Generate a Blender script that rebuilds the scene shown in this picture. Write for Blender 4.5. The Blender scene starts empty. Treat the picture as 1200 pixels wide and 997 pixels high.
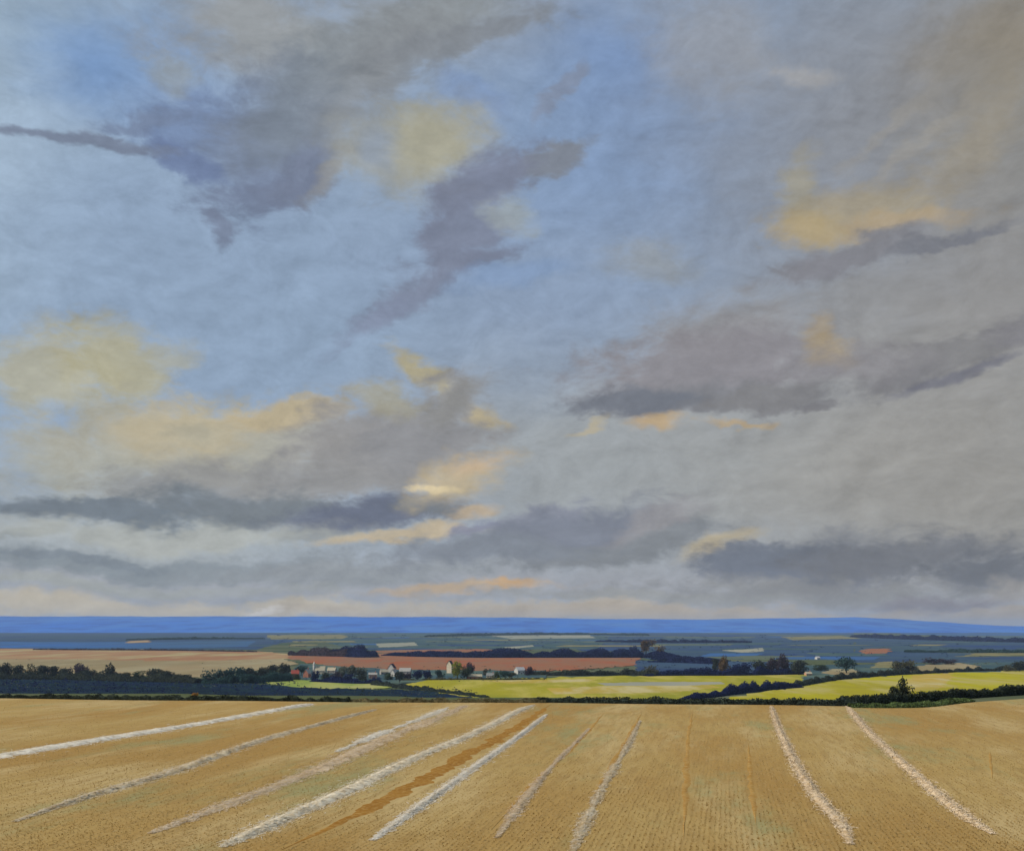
import bpy, math, random
import numpy as np

random.seed(7)
rng = np.random.default_rng(11)
R = math.radians
scene = bpy.context.scene
COL = scene.collection

# ------------------------------------------------------------------ camera
CAM_Z = 12.0              # eye height above the stubble field on its hill
F = 1200.0                # focal length in photograph pixels (width 1200)
HOR = 733.0               # photograph row of the true horizon
VALE = -48.0              # floor of the vale below the hill
cd = bpy.data.cameras.new('camera')
cd.sensor_width = 36.0
cd.lens = 36.0
cd.shift_y = (HOR - 498.5) / 1200.0
cd.clip_start = 0.5
cd.clip_end = 120000.0
cam = bpy.data.objects.new('camera', cd)
COL.objects.link(cam)
cam.location = (0, 0, CAM_Z)
cam.rotation_euler = (R(90), 0, 0)
scene.camera = cam

scene.view_settings.view_transform = 'Standard'
scene.view_settings.look = 'None'
scene.view_settings.gamma = 1.0
scene.view_settings.exposure = 0.0
scene.view_settings.use_curve_mapping = False
scene.cycles.use_denoising = True
scene.cycles.use_adaptive_sampling = True
scene.cycles.adaptive_threshold = 0.02
scene.cycles.max_bounces = 4
scene.cycles.diffuse_bounces = 2
scene.cycles.volume_bounces = 0
scene.cycles.sample_clamp_indirect = 5.0

# ------------------------------------------------------------------ sun
SUN_AZ = R(-100)           # from the view direction, to the left
SUN_EL = R(36)
sd = bpy.data.lights.new('sun', 'SUN')
sd.energy = 3.6
sd.angle = R(1.5)
sd.color = (1.0, 0.93, 0.82)
sun = bpy.data.objects.new('sun', sd)
COL.objects.link(sun)
sun.location = (-60, 40, 80)
sun.rotation_euler = (R(90) - SUN_EL, 0, math.pi - SUN_AZ)


def lin(c):
    o = []
    for v in c:
        v = v / 255.0
        o.append(v / 12.92 if v <= 0.04045 else ((v + 0.055) / 1.055) ** 2.4)
    return tuple(o)


def px_dir(x, y):
    """direction of a photograph pixel as azimuth and elevation"""
    dx, dz = (x - 600.0), (HOR - y)
    return math.atan2(dx, F), math.atan2(dz, math.hypot(F, dx))


# ------------------------------------------------------------------ world: Nishita sky under a procedural cloud layer
world = bpy.data.worlds.new('World')
scene.world = world
world.use_nodes = True
world.cycles.sampling_method = 'NONE'
NT = world.node_tree
NT.nodes.clear()
N, L = NT.nodes.new, NT.links.new


def node(kind, **kw):
    n = N(kind)
    for k, v in kw.items():
        setattr(n, k, v)
    return n


def math_node(op, a, b=None):
    n = node('ShaderNodeMath', operation=op)
    for i, v in enumerate((a, b)):
        if v is None:
            continue
        if isinstance(v, (int, float)):
            n.inputs[i].default_value = v
        else:
            L(v, n.inputs[i])
    return n.outputs[0]


wout = node('ShaderNodeOutputWorld')
bg = node('ShaderNodeBackground')
BG = 0.1
bg.inputs['Strength'].default_value = BG
L(bg.outputs[0], wout.inputs['Surface'])
tc = node('ShaderNodeTexCoord')
gen = tc.outputs['Generated']
sep = node('ShaderNodeSeparateXYZ')
L(gen, sep.inputs[0])
az = math_node('ARCTAN2', sep.outputs['X'], sep.outputs['Y'])
el = math_node('ARCSINE', sep.outputs['Z'])
aeo = node('ShaderNodeCombineXYZ')
L(az, aeo.inputs[0])
L(el, aeo.inputs[1])
aeo.inputs[2].default_value = 1.0

# cloud turbulence (flatter towards the horizon: the noise space is stretched upwards)
nm = node('ShaderNodeMapping')
nm.inputs['Scale'].default_value = (1.0, 1.0, 1.9)
L(gen, nm.inputs[0])
n1 = node('ShaderNodeTexNoise')
n1.inputs['Scale'].default_value = 6.5
n1.inputs['Detail'].default_value = 5.0
n1.inputs['Roughness'].default_value = 0.62
L(nm.outputs[0], n1.inputs['Vector'])
w1 = node('ShaderNodeVectorMath', operation='SUBTRACT')
L(n1.outputs['Color'], w1.inputs[0])
w1.inputs[1].default_value = (0.5, 0.5, 0.5)
w2 = node('ShaderNodeVectorMath', operation='MULTIPLY')
L(w1.outputs[0], w2.inputs[0])
w2.inputs[1].default_value = (0.13, 0.075, 0.0)
w3 = node('ShaderNodeVectorMath', operation='ADD')
L(aeo.outputs[0], w3.inputs[0])
L(w2.outputs[0], w3.inputs[1])
WARPED = w3.outputs[0]
n2 = node('ShaderNodeTexNoise')
n2.inputs['Scale'].default_value = 17.0
n2.inputs['Detail'].default_value = 6.0
n2.inputs['Roughness'].default_value = 0.66
n2.inputs['Distortion'].default_value = 0.35
L(nm.outputs[0], n2.inputs['Vector'])
n3 = node('ShaderNodeTexNoise')
n3.inputs['Scale'].default_value = 42.0
n3.inputs['Detail'].default_value = 3.0
n3.inputs['Roughness'].default_value = 0.6
n3.inputs['Distortion'].default_value = 0.8
L(nm.outputs[0], n3.inputs['Vector'])
ragged = math_node('ADD', math_node('MULTIPLY', math_node('SUBTRACT', n2.outputs['Fac'], 0.5), 1.15),
                   math_node('MULTIPLY', math_node('SUBTRACT', n3.outputs['Fac'], 0.5), 0.55))
# billows: the side of each puff that faces the sun is brighter
ov = node('ShaderNodeVectorMath', operation='ADD')
L(nm.outputs[0], ov.inputs[0])
ov.inputs[1].default_value = (-0.011, 0.0, 0.014)
n2b = node('ShaderNodeTexNoise')
n2b.inputs['Scale'].default_value = 17.0
n2b.inputs['Detail'].default_value = 6.0
n2b.inputs['Roughness'].default_value = 0.66
n2b.inputs['Distortion'].default_value = 0.35
L(ov.outputs[0], n2b.inputs['Vector'])
billow = math_node('MULTIPLY', math_node('SUBTRACT', n2.outputs['Fac'], n2b.outputs['Fac']), 0.55)
WARP0 = WARPED

sky = node('ShaderNodeTexSky', sky_type='NISHITA')
sky.sun_disc = False
sky.sun_elevation = SUN_EL
sky.sun_rotation = SUN_AZ % (2 * math.pi)
sky.air_density = 1.0
sky.dust_density = 1.5
sky.ozone_density = 1.5


def rgb_mix(fac, a, b):
    n = node('ShaderNodeMix', data_type='RGBA')
    if isinstance(fac, (int, float)):
        n.inputs[0].default_value = fac
    else:
        L(fac, n.inputs[0])
    for s, v in ((6, a), (7, b)):
        if isinstance(v, tuple):
            n.inputs[s].default_value = (*v, 1.0)
        else:
            L(v, n.inputs[s])
    return n.outputs[2]


def cloud_col(c):
    return tuple(v / BG for v in lin(c))


# a thin high veil, over it the clouds, and the clear sky's own light shining through all of it
cur = cloud_col((143, 160, 182))


COUNT = 0


def blob(x, y, rx, ry, rot, c, op=0.9, soft=0.55, rag=1.35):
    """one cloud mass, centred on the direction of a photograph pixel"""
    global cur, WARPED, COUNT
    COUNT += 1
    if COUNT % 8 == 0:        # keeps the shader compiler evaluating the layers one after another (its stack is small)
        vm = node('ShaderNodeVectorMath', operation='MULTIPLY_ADD')
        L(cur, vm.inputs[0])
        vm.inputs[1].default_value = (1e-9, 1e-9, 0.0)
        L(WARPED, vm.inputs[2])
        WARPED = vm.outputs[0]
    a, e = px_dir(x, y)
    dx, dz = x - 600.0, HOR - y
    ra = math.hypot(F, dx)
    sx = F / (F * F + dx * dx)
    sy = ra / (ra * ra + dz * dz)
    cs, sn = math.cos(R(rot)), math.sin(R(rot))
    comb = node('ShaderNodeCombineXYZ')
    for i, (u, v, r) in enumerate(((cs, sn, 1.0 / (rx * sx)), (-sn, cs, 1.0 / (ry * sy)))):
        dt = node('ShaderNodeVectorMath', operation='DOT_PRODUCT')
        L(WARPED, dt.inputs[0])
        dt.inputs[1].default_value = (u * r, v * r, -(u * a + v * e) * r)
        L(dt.outputs['Value'], comb.inputs[i])
    ln = node('ShaderNodeVectorMath', operation='LENGTH')
    L(comb.outputs[0], ln.inputs[0])
    d = ln.outputs['Value']
    if rag:
        mm = node('ShaderNodeMath', operation='MULTIPLY_ADD')
        L(ragged, mm.inputs[0])
        mm.inputs[1].default_value = rag
        L(d, mm.inputs[2])
        d = mm.outputs[0]
    mr = node('ShaderNodeMapRange', interpolation_type='SMOOTHSTEP')
    L(d, mr.inputs['Value'])
    mr.inputs['From Min'].default_value = 1.0 - soft
    mr.inputs['From Max'].default_value = 1.0 + soft
    mr.inputs['To Min'].default_value = op
    mr.inputs['To Max'].default_value = 0.0
    cur = rgb_mix(mr.outputs[0], cur, cloud_col(c))


BROAD = [
    (60, 220, 330, 260, 0, (151, 173, 198), .8), (-20, 240, 110, 190, 0, (170, 190, 208), .75),
    (20, 25, 120, 60, 0, (146, 166, 184), .7), (115, 75, 62, 46, 0, (112, 146, 194), .75),
    (200, 55, 45, 35, 0, (112, 145, 190), .6), (300, 330, 260, 120, 0, (142, 162, 188), .8),
    (570, 20, 160, 50, 0, (148, 154, 162), .7), (760, 190, 180, 170, 0, (126, 151, 188), .9),
    (715, 80, 60, 46, 0, (118, 146, 190), .65), (860, 350, 160, 110, 0, (142, 156, 175), .7),
    (1060, 120, 250, 170, 0, (139, 141, 145), .92), (1190, 50, 100, 70, 0, (142, 131, 110), .85), (1170, 230, 80, 160, 0, (140, 137, 129), .8),
    (1120, 400, 260, 150, 0, (144, 142, 140), .9), (960, 560, 340, 140, 0, (158, 156, 151), .95),
    (1170, 590, 150, 110, 0, (149, 146, 140), .85), (660, 530, 190, 130, 0, (158, 162, 163), .85),
    (150, 640, 320, 60, 0, (168, 174, 176), .9), (300, 400, 260, 80, 0, (143, 163, 187), .8),
    (640, 340, 160, 90, 0, (140, 158, 184), .8),
    (600, 690, 900, 26, 0, (160, 162, 168), .85),
]
for b in BROAD:
    blob(*b, soft=0.95, rag=0.35)

CLOUDS = [
    # upper left: grey bank running down from the top edge
    (300, 45, 110, 55, 0, (152, 154, 153), .85, .7), (450, 55, 150, 45, 15, (143, 146, 154), .85, .7),
    (410, 115, 110, 62, 30, (136, 138, 149), .85, .7), (555, 48, 95, 15, 12, (130, 133, 146), .8, .6),
    (500, 82, 75, 10, 20, (132, 136, 150), .7, .7), (235, 145, 80, 45, 0, (116, 136, 172), .8, .7),
    (310, 165, 80, 70, 35, (116, 129, 156), .85, .8), (340, 120, 90, 50, 35, (128, 135, 150), .7, .9), (300, 232, 74, 24, 18, (114, 125, 148), .85, .5), (345, 205, 50, 26, 35, (120, 129, 150), .7, .7),
    (215, 182, 52, 20, -30, (110, 126, 160), .85, .5), (240, 268, 14, 18, 0, (118, 128, 150), .8, .6),
    (85, 156, 120, 11, 2, (118, 128, 148), .9, .5), (165, 133, 60, 9, 14, (118, 132, 158), .8, .6),
    (195, 88, 20, 17, 0, (152, 156, 150), .5, .8),
    # pale yellow break
    (490, 182, 80, 58, 0, (163, 163, 152), .8, .7), (462, 172, 26, 30, 0, (146, 158, 174), .75, .7),
    (515, 172, 34, 44, 0, (172, 166, 136), .6, .8), (382, 205, 42, 12, 42, (154, 153, 146), .55, .9),
    (560, 118, 34, 16, -30, (126, 150, 190), .55, .8),
    # grey diagonal below it
    (645, 188, 56, 15, 18, (126, 129, 145), .9, .5), (568, 222, 66, 30, 30, (122, 128, 147), .9, .5),
    (545, 285, 70, 24, 28, (122, 129, 148), .92, .5), (575, 300, 40, 10, 25, (118, 124, 143), .8, .6), (500, 335, 88, 19, 32, (126, 134, 154), .9, .6), (445, 372, 60, 12, 30, (132, 142, 165), .75, .8),
    (647, 118, 24, 10, 55, (132, 141, 160), .7, .6), (606, 245, 24, 20, 0, (160, 167, 176), .7, .7),
    (610, 320, 60, 14, 5, (126, 152, 190), .5, .8),
    # upper right veil
    (830, 60, 70, 55, -20, (160, 160, 160), .5, .9), (932, 92, 34, 12, 0, (172, 169, 165), .5, .8),
    (1055, 150, 60, 10, 40, (158, 154, 146), .45, .9), (1085, 175, 70, 8, 45, (160, 155, 145), .45, .9),
    (1140, 170, 26, 70, -35, (160, 149, 126), .5, .9), (765, 300, 42, 22, 0, (154, 154, 146), .5, .8),
    # yellow topped cloud at right
    (945, 218, 22, 32, 10, (160, 153, 130), .7, .8), (1005, 252, 88, 30, 0, (166, 155, 130), .8, .7),
    (1065, 268, 75, 13, 0, (178, 158, 124), .7, .7), (945, 268, 40, 18, 0, (178, 159, 118), .75, .8),
    (985, 308, 95, 17, 8, (129, 127, 139), .9, .5), (955, 318, 45, 18, 0, (131, 129, 142), .8, .6),
    (1110, 290, 75, 7, 7, (118, 118, 132), .85, .6), (1010, 345, 60, 20, 0, (146, 146, 146), .5, .8),
    # mid right flat based cloud
    (850, 388, 95, 38, 0, (148, 147, 148), .85, .7), (830, 434, 135, 52, 3, (141, 138, 142), .95, .45),
    (850, 466, 130, 20, 0, (128, 127, 138), .85, .6), (765, 474, 94, 16, -4, (115, 117, 133), .92, .5), (890, 466, 76, 18, 8, (130, 127, 135), .9, .5),
    (976, 410, 24, 16, -15, (174, 155, 118), .7, .8), (958, 388, 20, 15, 0, (170, 152, 120), .6, .8),
    (785, 503, 30, 9, 0, (190, 164, 124), .85, .8), (862, 499, 24, 3.5, 2, (182, 160, 124), .8, .8),
    (690, 503, 34, 5, 20, (182, 169, 138), .7, .7), (940, 478, 26, 6, 4, (112, 108, 118), .7, .6),
    (1095, 420, 90, 22, 8, (129, 126, 133), .9, .5), (1035, 442, 60, 13, 5, (126, 123, 132), .85, .6), (1000, 425, 80, 18, 0, (137, 134, 137), .7, .8),
    (1105, 444, 66, 7, 9, (112, 110, 127), .8, .7), (1190, 398, 45, 20, 0, (128, 126, 130), .7, .8),
    # cream cumulus at left
    (60, 440, 64, 48, 0, (178, 174, 150), .85, .6), (130, 430, 50, 42, 0, (176, 170, 138), .85, .6),
    (195, 425, 30, 14, 15, (170, 168, 148), .7, .7), (110, 540, 130, 44, 0, (172, 172, 160), .85, .7),
    (260, 525, 190, 54, 0, (172, 169, 154), .92, .5), (215, 507, 72, 34, 0, (190, 178, 148), .85, .6),
    (225, 510, 30, 15, 0, (172, 168, 150), .6, .7), (335, 490, 76, 18, 0, (190, 175, 142), .9, .5),
    (500, 440, 60, 12, -20, (176, 164, 124), .85, .6), (575, 482, 22, 13, 0, (184, 167, 126), .8, .6),
    (440, 530, 130, 58, 20, (149, 147, 146), .92, .5), (505, 498, 95, 30, 30, (145, 145, 147), .9, .5),
    (545, 468, 48, 16, 22, (138, 137, 134), .8, .6), (450, 470, 45, 16, 0, (168, 163, 140), .7, .7),
    (165, 575, 60, 18, 0, (146, 147, 147), .8, .7), (310, 570, 130, 22, 0, (146, 146, 146), .8, .7),
    (120, 597, 180, 12, -1, (112, 119, 135), .95, .5), (310, 597, 140, 19, -3, (119, 124, 137), .95, .5),
    (440, 606, 92, 19, 4, (104, 110, 128), .95, .5), (375, 626, 50, 8, 0, (124, 127, 140), .8, .6),
    (500, 602, 44, 10, -8, (116, 119, 132), .9, .5), (20, 622, 45, 5, 8, (138, 142, 150), .7, .7),
    # warm breaks beside it
    (528, 565, 52, 26, 25, (190, 174, 142), .9, .7), (550, 543, 24, 13, 10, (195, 170, 138), .75, .9),
    (500, 576, 30, 9, 0, (218, 200, 160), .9, .5), (558, 608, 20, 8, 15, (192, 170, 138), .75, .9),
    (480, 634, 85, 8, 4, (194, 176, 144), .85, .6), (210, 622, 200, 13, 0, (176, 179, 174), .85, .7),
    # low bands
    (180, 663, 340, 16, -1, (134, 141, 155), .92, .6), (90, 652, 100, 6, 0, (126, 133, 149), .8, .6),
    (420, 672, 180, 13, 0, (149, 152, 164), .85, .7), (120, 690, 260, 7, 0, (163, 165, 168), .7, .8),
    (645, 602, 54, 14, 18, (134, 136, 157), .9, .6), (668, 622, 96, 25, 12, (124, 127, 147), .95, .5),
    (715, 642, 120, 20, 8, (128, 130, 142), .95, .5), (580, 648, 110, 16, 6, (128, 132, 149), .9, .6),
    (765, 608, 62, 11, 14, (149, 147, 150), .8, .7), (560, 628, 30, 7, 15, (130, 134, 155), .8, .6),
    (838, 641, 42, 8, 14, (182, 168, 138), .8, .9),
    (1000, 634, 80, 13, 5, (133, 133, 144), .85, .6), (960, 661, 122, 24, 2, (106, 109, 127), .96, .5), (925, 670, 80, 12, 0, (94, 98, 118), .85, .7),
    (890, 664, 76, 18, 0, (112, 116, 135), .9, .6), (1060, 652, 125, 22, 3, (114, 114, 127), .94, .5),
    (1160, 668, 76, 19, 0, (106, 107, 121), .94, .5), (960, 688, 190, 13, 0, (139, 138, 146), .9, .6),
    (750, 702, 170, 8, 0, (152, 151, 156), .8, .7), (1090, 702, 80, 10, 0, (133, 129, 135), .85, .6),
    (555, 693, 84, 5.5, 2, (190, 167, 136), .85, .9), (612, 690, 26, 4.5, 0, (200, 162, 114), .75, .9),
    (1185, 690, 30, 14, 0, (158, 154, 150), .7, .7),
    (250, 722, 560, 15, 0, (192, 183, 164), .95, .6), (850, 724, 480, 13, 0, (180, 168, 150), .95, .6),
    (315, 717, 20, 2.5, 0, (212, 208, 202), .7, .8), (1150, 724, 130, 12, 0, (164, 156, 146), .8, .7),
]
for b in CLOUDS:
    r_, g_, b_ = b[5]
    if r_ + 2 < b_ < r_ + 24:                       # greys a little more neutral
        g_, b_ = g_ + 2, b_ - 5
    blob(*b[:5], (r_, g_, b_), b[6], soft=b[7] * 0.85)

cur = rgb_mix(0.04, cur, sky.outputs[0])

# soft mottling inside clouds and veil
mot = math_node('ADD', math_node('MULTIPLY', math_node('SUBTRACT', n3.outputs['Fac'], 0.5), 0.14), billow)
# long slanting wisps, from lower left to upper right
wm = node('ShaderNodeMapping', vector_type='TEXTURE')
wm.inputs['Rotation'].default_value = (0, 0, R(48))
wm.inputs['Scale'].default_value = (0.22, 0.022, 1.0)
L(WARP0, wm.inputs[0])
n4 = node('ShaderNodeTexNoise')
n4.inputs['Scale'].default_value = 1.0
n4.inputs['Detail'].default_value = 4.0
n4.inputs['Roughness'].default_value = 0.7
n4.inputs['Distortion'].default_value = 0.3
L(wm.outputs[0], n4.inputs['Vector'])
mot = math_node('ADD', mot, math_node('MULTIPLY', math_node('SUBTRACT', n4.outputs['Fac'], 0.5), 0.20))
mul = node('ShaderNodeVectorMath', operation='SCALE')
L(cur, mul.inputs[0])
L(math_node('ADD', mot, 1.0), mul.inputs['Scale'])
L(mul.outputs[0], bg.inputs['Color'])


# ------------------------------------------------------------------ helpers
def tag(o, label=None, cat=None, group=None, kind=None):
    if label:
        o['label'] = label
    if cat:
        o['category'] = cat
    if group:
        o['group'] = group
    if kind:
        o['kind'] = kind
    return o


def link(name, me, parent=None, loc=(0, 0, 0)):
    o = bpy.data.objects.new(name, me)
    COL.objects.link(o)
    o.location = loc
    if parent:
        o.parent = parent
    return o


def mesh_np(name, verts, faces, mat, smooth=False):
    """verts (n,3) array; faces (m,k) array, k = 3 or 4"""
    verts = np.asarray(verts, dtype=np.float32)
    faces = np.asarray(faces, dtype=np.int32)
    me = bpy.data.meshes.new(name)
    k = faces.shape[1]
    me.vertices.add(len(verts))
    me.vertices.foreach_set('co', verts.ravel())
    me.loops.add(faces.size)
    me.loops.foreach_set('vertex_index', faces.ravel())
    me.polygons.add(len(faces))
    me.polygons.foreach_set('loop_start', np.arange(0, faces.size, k, dtype=np.int32))
    me.polygons.foreach_set('loop_total', np.full(len(faces), k, dtype=np.int32))
    if smooth:
        me.polygons.foreach_set('use_smooth', np.ones(len(faces), dtype=bool))
    me.update(calc_edges=True)
    me.validate()
    if mat:
        me.materials.append(mat)
    return me


class MB:
    def __init__(self):
        self.v, self.f, self.n = [], [], 0

    def add(self, v, f):
        v = np.asarray(v, float)
        f = np.asarray(f, int)
        self.v.append(v)
        self.f.append(f + self.n)
        self.n += len(v)

    def box(self, c, s, rot=0.0):
        x, y, z = s[0] / 2, s[1] / 2, s[2] / 2
        v = np.array([(i, j, k) for i in (-x, x) for j in (-y, y) for k in (-z, z)])
        cs, sn = math.cos(rot), math.sin(rot)
        v = np.c_[v[:, 0] * cs - v[:, 1] * sn, v[:, 0] * sn + v[:, 1] * cs, v[:, 2]] + np.array(c)
        self.add(v, [(0, 1, 3, 2), (4, 6, 7, 5), (0, 4, 5, 1), (2, 3, 7, 6), (0, 2, 6, 4), (1, 5, 7, 3)])

    def mesh(self, name, mat, smooth=False):
        return mesh_np(name, np.concatenate(self.v), np.concatenate(self.f), mat, smooth)


def mat(name, c, c2=None, scale=1.0, detail=5.0, rough=0.9, c3=None, scale3=None, bump=0.0, stretch=(1, 1, 1),
        rot=0.0, spec=0.0, amt=1.0, trans=0.0):
    """diffuse surface with one or two layers of procedural mottling"""
    m = bpy.data.materials.new(name)
    m.use_nodes = True
    nt = m.node_tree
    b = nt.nodes['Principled BSDF']
    b.inputs['Roughness'].default_value = rough
    b.inputs['Specular IOR Level'].default_value = spec
    t = nt.nodes.new('ShaderNodeTexCoord')
    mp = nt.nodes.new('ShaderNodeMapping')
    mp.inputs['Scale'].default_value = stretch
    mp.inputs['Rotation'].default_value = (0, 0, rot)
    nt.links.new(t.outputs['Object'], mp.inputs[0])

    def layer(prev, col, sc, lo, hi):
        nz = nt.nodes.new('ShaderNodeTexNoise')
        nz.inputs['Scale'].default_value = sc
        nz.inputs['Detail'].default_value = detail
        nz.inputs['Roughness'].default_value = 0.62
        nt.links.new(mp.outputs[0], nz.inputs['Vector'])
        mr = nt.nodes.new('ShaderNodeMapRange')
        mr.interpolation_type = 'SMOOTHSTEP'
        mr.inputs['From Min'].default_value = lo
        mr.inputs['From Max'].default_value = hi
        mr.inputs['To Max'].default_value = amt
        nt.links.new(nz.outputs['Fac'], mr.inputs['Value'])
        mx = nt.nodes.new('ShaderNodeMix')
        mx.data_type = 'RGBA'
        nt.links.new(mr.outputs[0], mx.inputs[0])
        if isinstance(prev, tuple):
            mx.inputs[6].default_value = (*prev, 1)
        else:
            nt.links.new(prev, mx.inputs[6])
        mx.inputs[7].default_value = (*col, 1)
        return mx.outputs[2], nz.outputs['Fac']

    out, h = c, None
    if c2:
        out, h = layer(out, c2, scale, 0.36, 0.64)
    if c3:
        out, h = layer(out, c3, scale3 or scale * 4, 0.44, 0.66)
    if isinstance(out, tuple):
        b.inputs['Base Color'].default_value = (*out, 1)
    else:
        nt.links.new(out, b.inputs['Base Color'])
    if trans:
        tr = nt.nodes.new('ShaderNodeBsdfTranslucent')
        if isinstance(out, tuple):
            tr.inputs['Color'].default_value = (*out, 1)
        else:
            nt.links.new(out, tr.inputs['Color'])
        ms = nt.nodes.new('ShaderNodeMixShader')
        ms.inputs[0].default_value = trans
        nt.links.new(b.outputs[0], ms.inputs[1])
        nt.links.new(tr.outputs[0], ms.inputs[2])
        nt.links.new(ms.outputs[0], nt.nodes['Material Output'].inputs['Surface'])
    if bump and h is not None:
        bp = nt.nodes.new('ShaderNodeBump')
        bp.inputs['Strength'].default_value = bump
        nt.links.new(h, bp.inputs['Height'])
        nt.links.new(bp.outputs[0], b.inputs['Normal'])
    return m


def on_plane(x, y, z):
    """ground point of a photograph pixel on the level z"""
    d = (CAM_Z - z) * F / max(y - HOR, 0.5)
    return np.array([(x - 600.0) / F * d, d, z])


def vale(x, y):
    return on_plane(x, y, VALE)


def m_per_px(y):
    return (CAM_Z - VALE) / max(y - HOR, 0.5)


def smooth_line(pts, n):
    """Catmull-Rom through the points"""
    p = np.asarray(pts, float)
    p = np.vstack([2 * p[0] - p[1], p, 2 * p[-1] - p[-2]])
    out = []
    segs = len(p) - 3
    for t in np.linspace(0, segs - 1e-6, n):
        i = int(t)
        u = t - i
        a, b, c, d = p[i:i + 4]
        out.append(0.5 * (2 * b + (c - a) * u + (2 * a - 5 * b + 4 * c - d) * u * u + (3 * b - a - 3 * c + d) * u ** 3))
    return np.array(out)


# ------------------------------------------------------------------ the hill field and its edge
EDGE_PX = [(-700, 815), (-200, 816), (0, 817), (330, 820), (600, 823.5), (1000, 827), (1085, 827), (1130, 823), (1200, 817.5),
           (1330, 810), (1700, 806)]
EDGE = np.array([on_plane(x, y, 0.0)[:2] for x, y in EDGE_PX])


def edge_y(x):
    return np.interp(x, EDGE[:, 0], EDGE[:, 1])


def field_z(x, y):
    return 0.12 * np.sin(x * 0.045 + 1.0) * np.sin(y * 0.05) + 0.05 * np.sin(x * 0.16 + y * 0.09)


ROW = math.atan2(250.0, F)       # heading of the drill rows, to the right of the view


def ground_z(x, y):
    t = np.clip((y - edge_y(x) - 17.0) / 300.0, 0, 1)
    return -0.25 + (VALE + 0.25) * (1 - (1 - t) ** 2)


g_near = mat('rough_grass', (0.10, 0.115, 0.055), (0.055, 0.085, 0.050), 0.0016, 8, c3=(0.13, 0.14, 0.085), scale3=0.006)
gx = np.concatenate([-np.geomspace(28000, 420, 36), np.linspace(-400, 400, 81), np.geomspace(420, 28000, 36)])
gy = np.concatenate([[-450, -200, -60], np.linspace(0, 640, 129), np.geomspace(660, 27500, 60)])
GX, GY = np.meshgrid(gx, gy)
GZ = ground_z(GX, GY)
v = np.c_[GX.ravel(), GY.ravel(), GZ.ravel()]
nx, ny = len(gx), len(gy)
ii = np.arange(nx * ny).reshape(ny, nx)
f = np.c_[ii[:-1, :-1].ravel(), ii[:-1, 1:].ravel(), ii[1:, 1:].ravel(), ii[1:, :-1].ravel()]
tag(link('ground', mesh_np('ground', v, f, g_near, True)), 'grassy slope and green floor of the wide vale', 'ground', kind='structure')


def stubble_mat():
    m = bpy.data.materials.new('stubble_soil')
    m.use_nodes = True
    nt = m.node_tree
    b = nt.nodes['Principled BSDF']
    b.inputs['Roughness'].default_value = 0.95
    b.inputs['Specular IOR Level'].default_value = 0.0
    t = nt.nodes.new('ShaderNodeTexCoord')
    mp = nt.nodes.new('ShaderNodeMapping')
    mp.inputs['Rotation'].default_value = (0, 0, ROW)
    nt.links.new(t.outputs['Object'], mp.inputs[0])

    def noise(scale, detail, stretch, rough=0.6):
        m2 = nt.nodes.new('ShaderNodeMapping')
        m2.inputs['Scale'].default_value = stretch
        nt.links.new(mp.outputs[0], m2.inputs[0])
        n = nt.nodes.new('ShaderNodeTexNoise')
        n.inputs['Scale'].default_value = scale
        n.inputs['Detail'].default_value = detail
        n.inputs['Roughness'].default_value = rough
        nt.links.new(m2.outputs[0], n.inputs['Vector'])
        return n.outputs['Fac']

    def mix(fac, lo, hi, a, c, top=1.0):
        r = nt.nodes.new('ShaderNodeMapRange')
        r.interpolation_type = 'SMOOTHSTEP'
        r.inputs['From Min'].default_value = lo
        r.inputs['From Max'].default_value = hi
        r.inputs['To Max'].default_value = top
        nt.links.new(fac, r.inputs['Value'])
        x = nt.nodes.new('ShaderNodeMix')
        x.data_type = 'RGBA'
        nt.links.new(r.outputs[0], x.inputs[0])
        if isinstance(a, tuple):
            x.inputs[6].default_value = (*a, 1)
        else:
            nt.links.new(a, x.inputs[6])
        x.inputs[7].default_value = (*c, 1)
        return x.outputs[2]

    base = (0.42, 0.288, 0.107)
    c = mix(noise(0.05, 5, (1, 0.35, 1)), 0.38, 0.62, base, (0.365, 0.222, 0.072))          # browner drifts
    c = mix(noise(0.11, 5, (1, 0.22, 1)), 0.46, 0.66, c, (0.49, 0.36, 0.165), 0.9)        # paler straw
    c = mix(noise(0.075, 6, (1, 0.30, 1), 0.7), 0.51, 0.66, c, (0.27, 0.275, 0.13), 0.75)   # green regrowth
    c = mix(noise(1.6, 4, (1, 0.12, 1)), 0.42, 0.70, c, (0.30, 0.19, 0.07), 0.5)          # drill rows
    c = mix(noise(5.0, 4, (1, 0.5, 1)), 0.52, 0.72, c, (0.50, 0.36, 0.17), 0.45)           # chopped straw
    nt.links.new(c, b.inputs['Base Color'])
    bp = nt.nodes.new('ShaderNodeBump')
    bp.inputs['Strength'].default_value = 0.6
    bp.inputs['Distance'].default_value = 0.1
    nt.links.new(noise(1.6, 4, (1, 0.12, 1)), bp.inputs['Height'])
    nt.links.new(bp.outputs[0], b.inputs['Normal'])
    return m


M_SOIL = stubble_mat()
fx = np.linspace(-300, 300, 201)
ft = np.linspace(0, 1, 121)
FX, FT = np.meshgrid(fx, ft)
FY = -60 + (edge_y(FX) + 60) * FT
FZ = field_z(FX, FY)
ii = np.arange(FX.size).reshape(FX.shape)
f = np.c_[ii[:-1, :-1].ravel(), ii[:-1, 1:].ravel(), ii[1:, 1:].ravel(), ii[1:, :-1].ravel()]
tag(link('field', mesh_np('field', np.c_[FX.ravel(), FY.ravel(), FZ.ravel()], f, M_SOIL, True)),
    'golden stubble field on the hill in the foreground', 'field', kind='structure')

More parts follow.
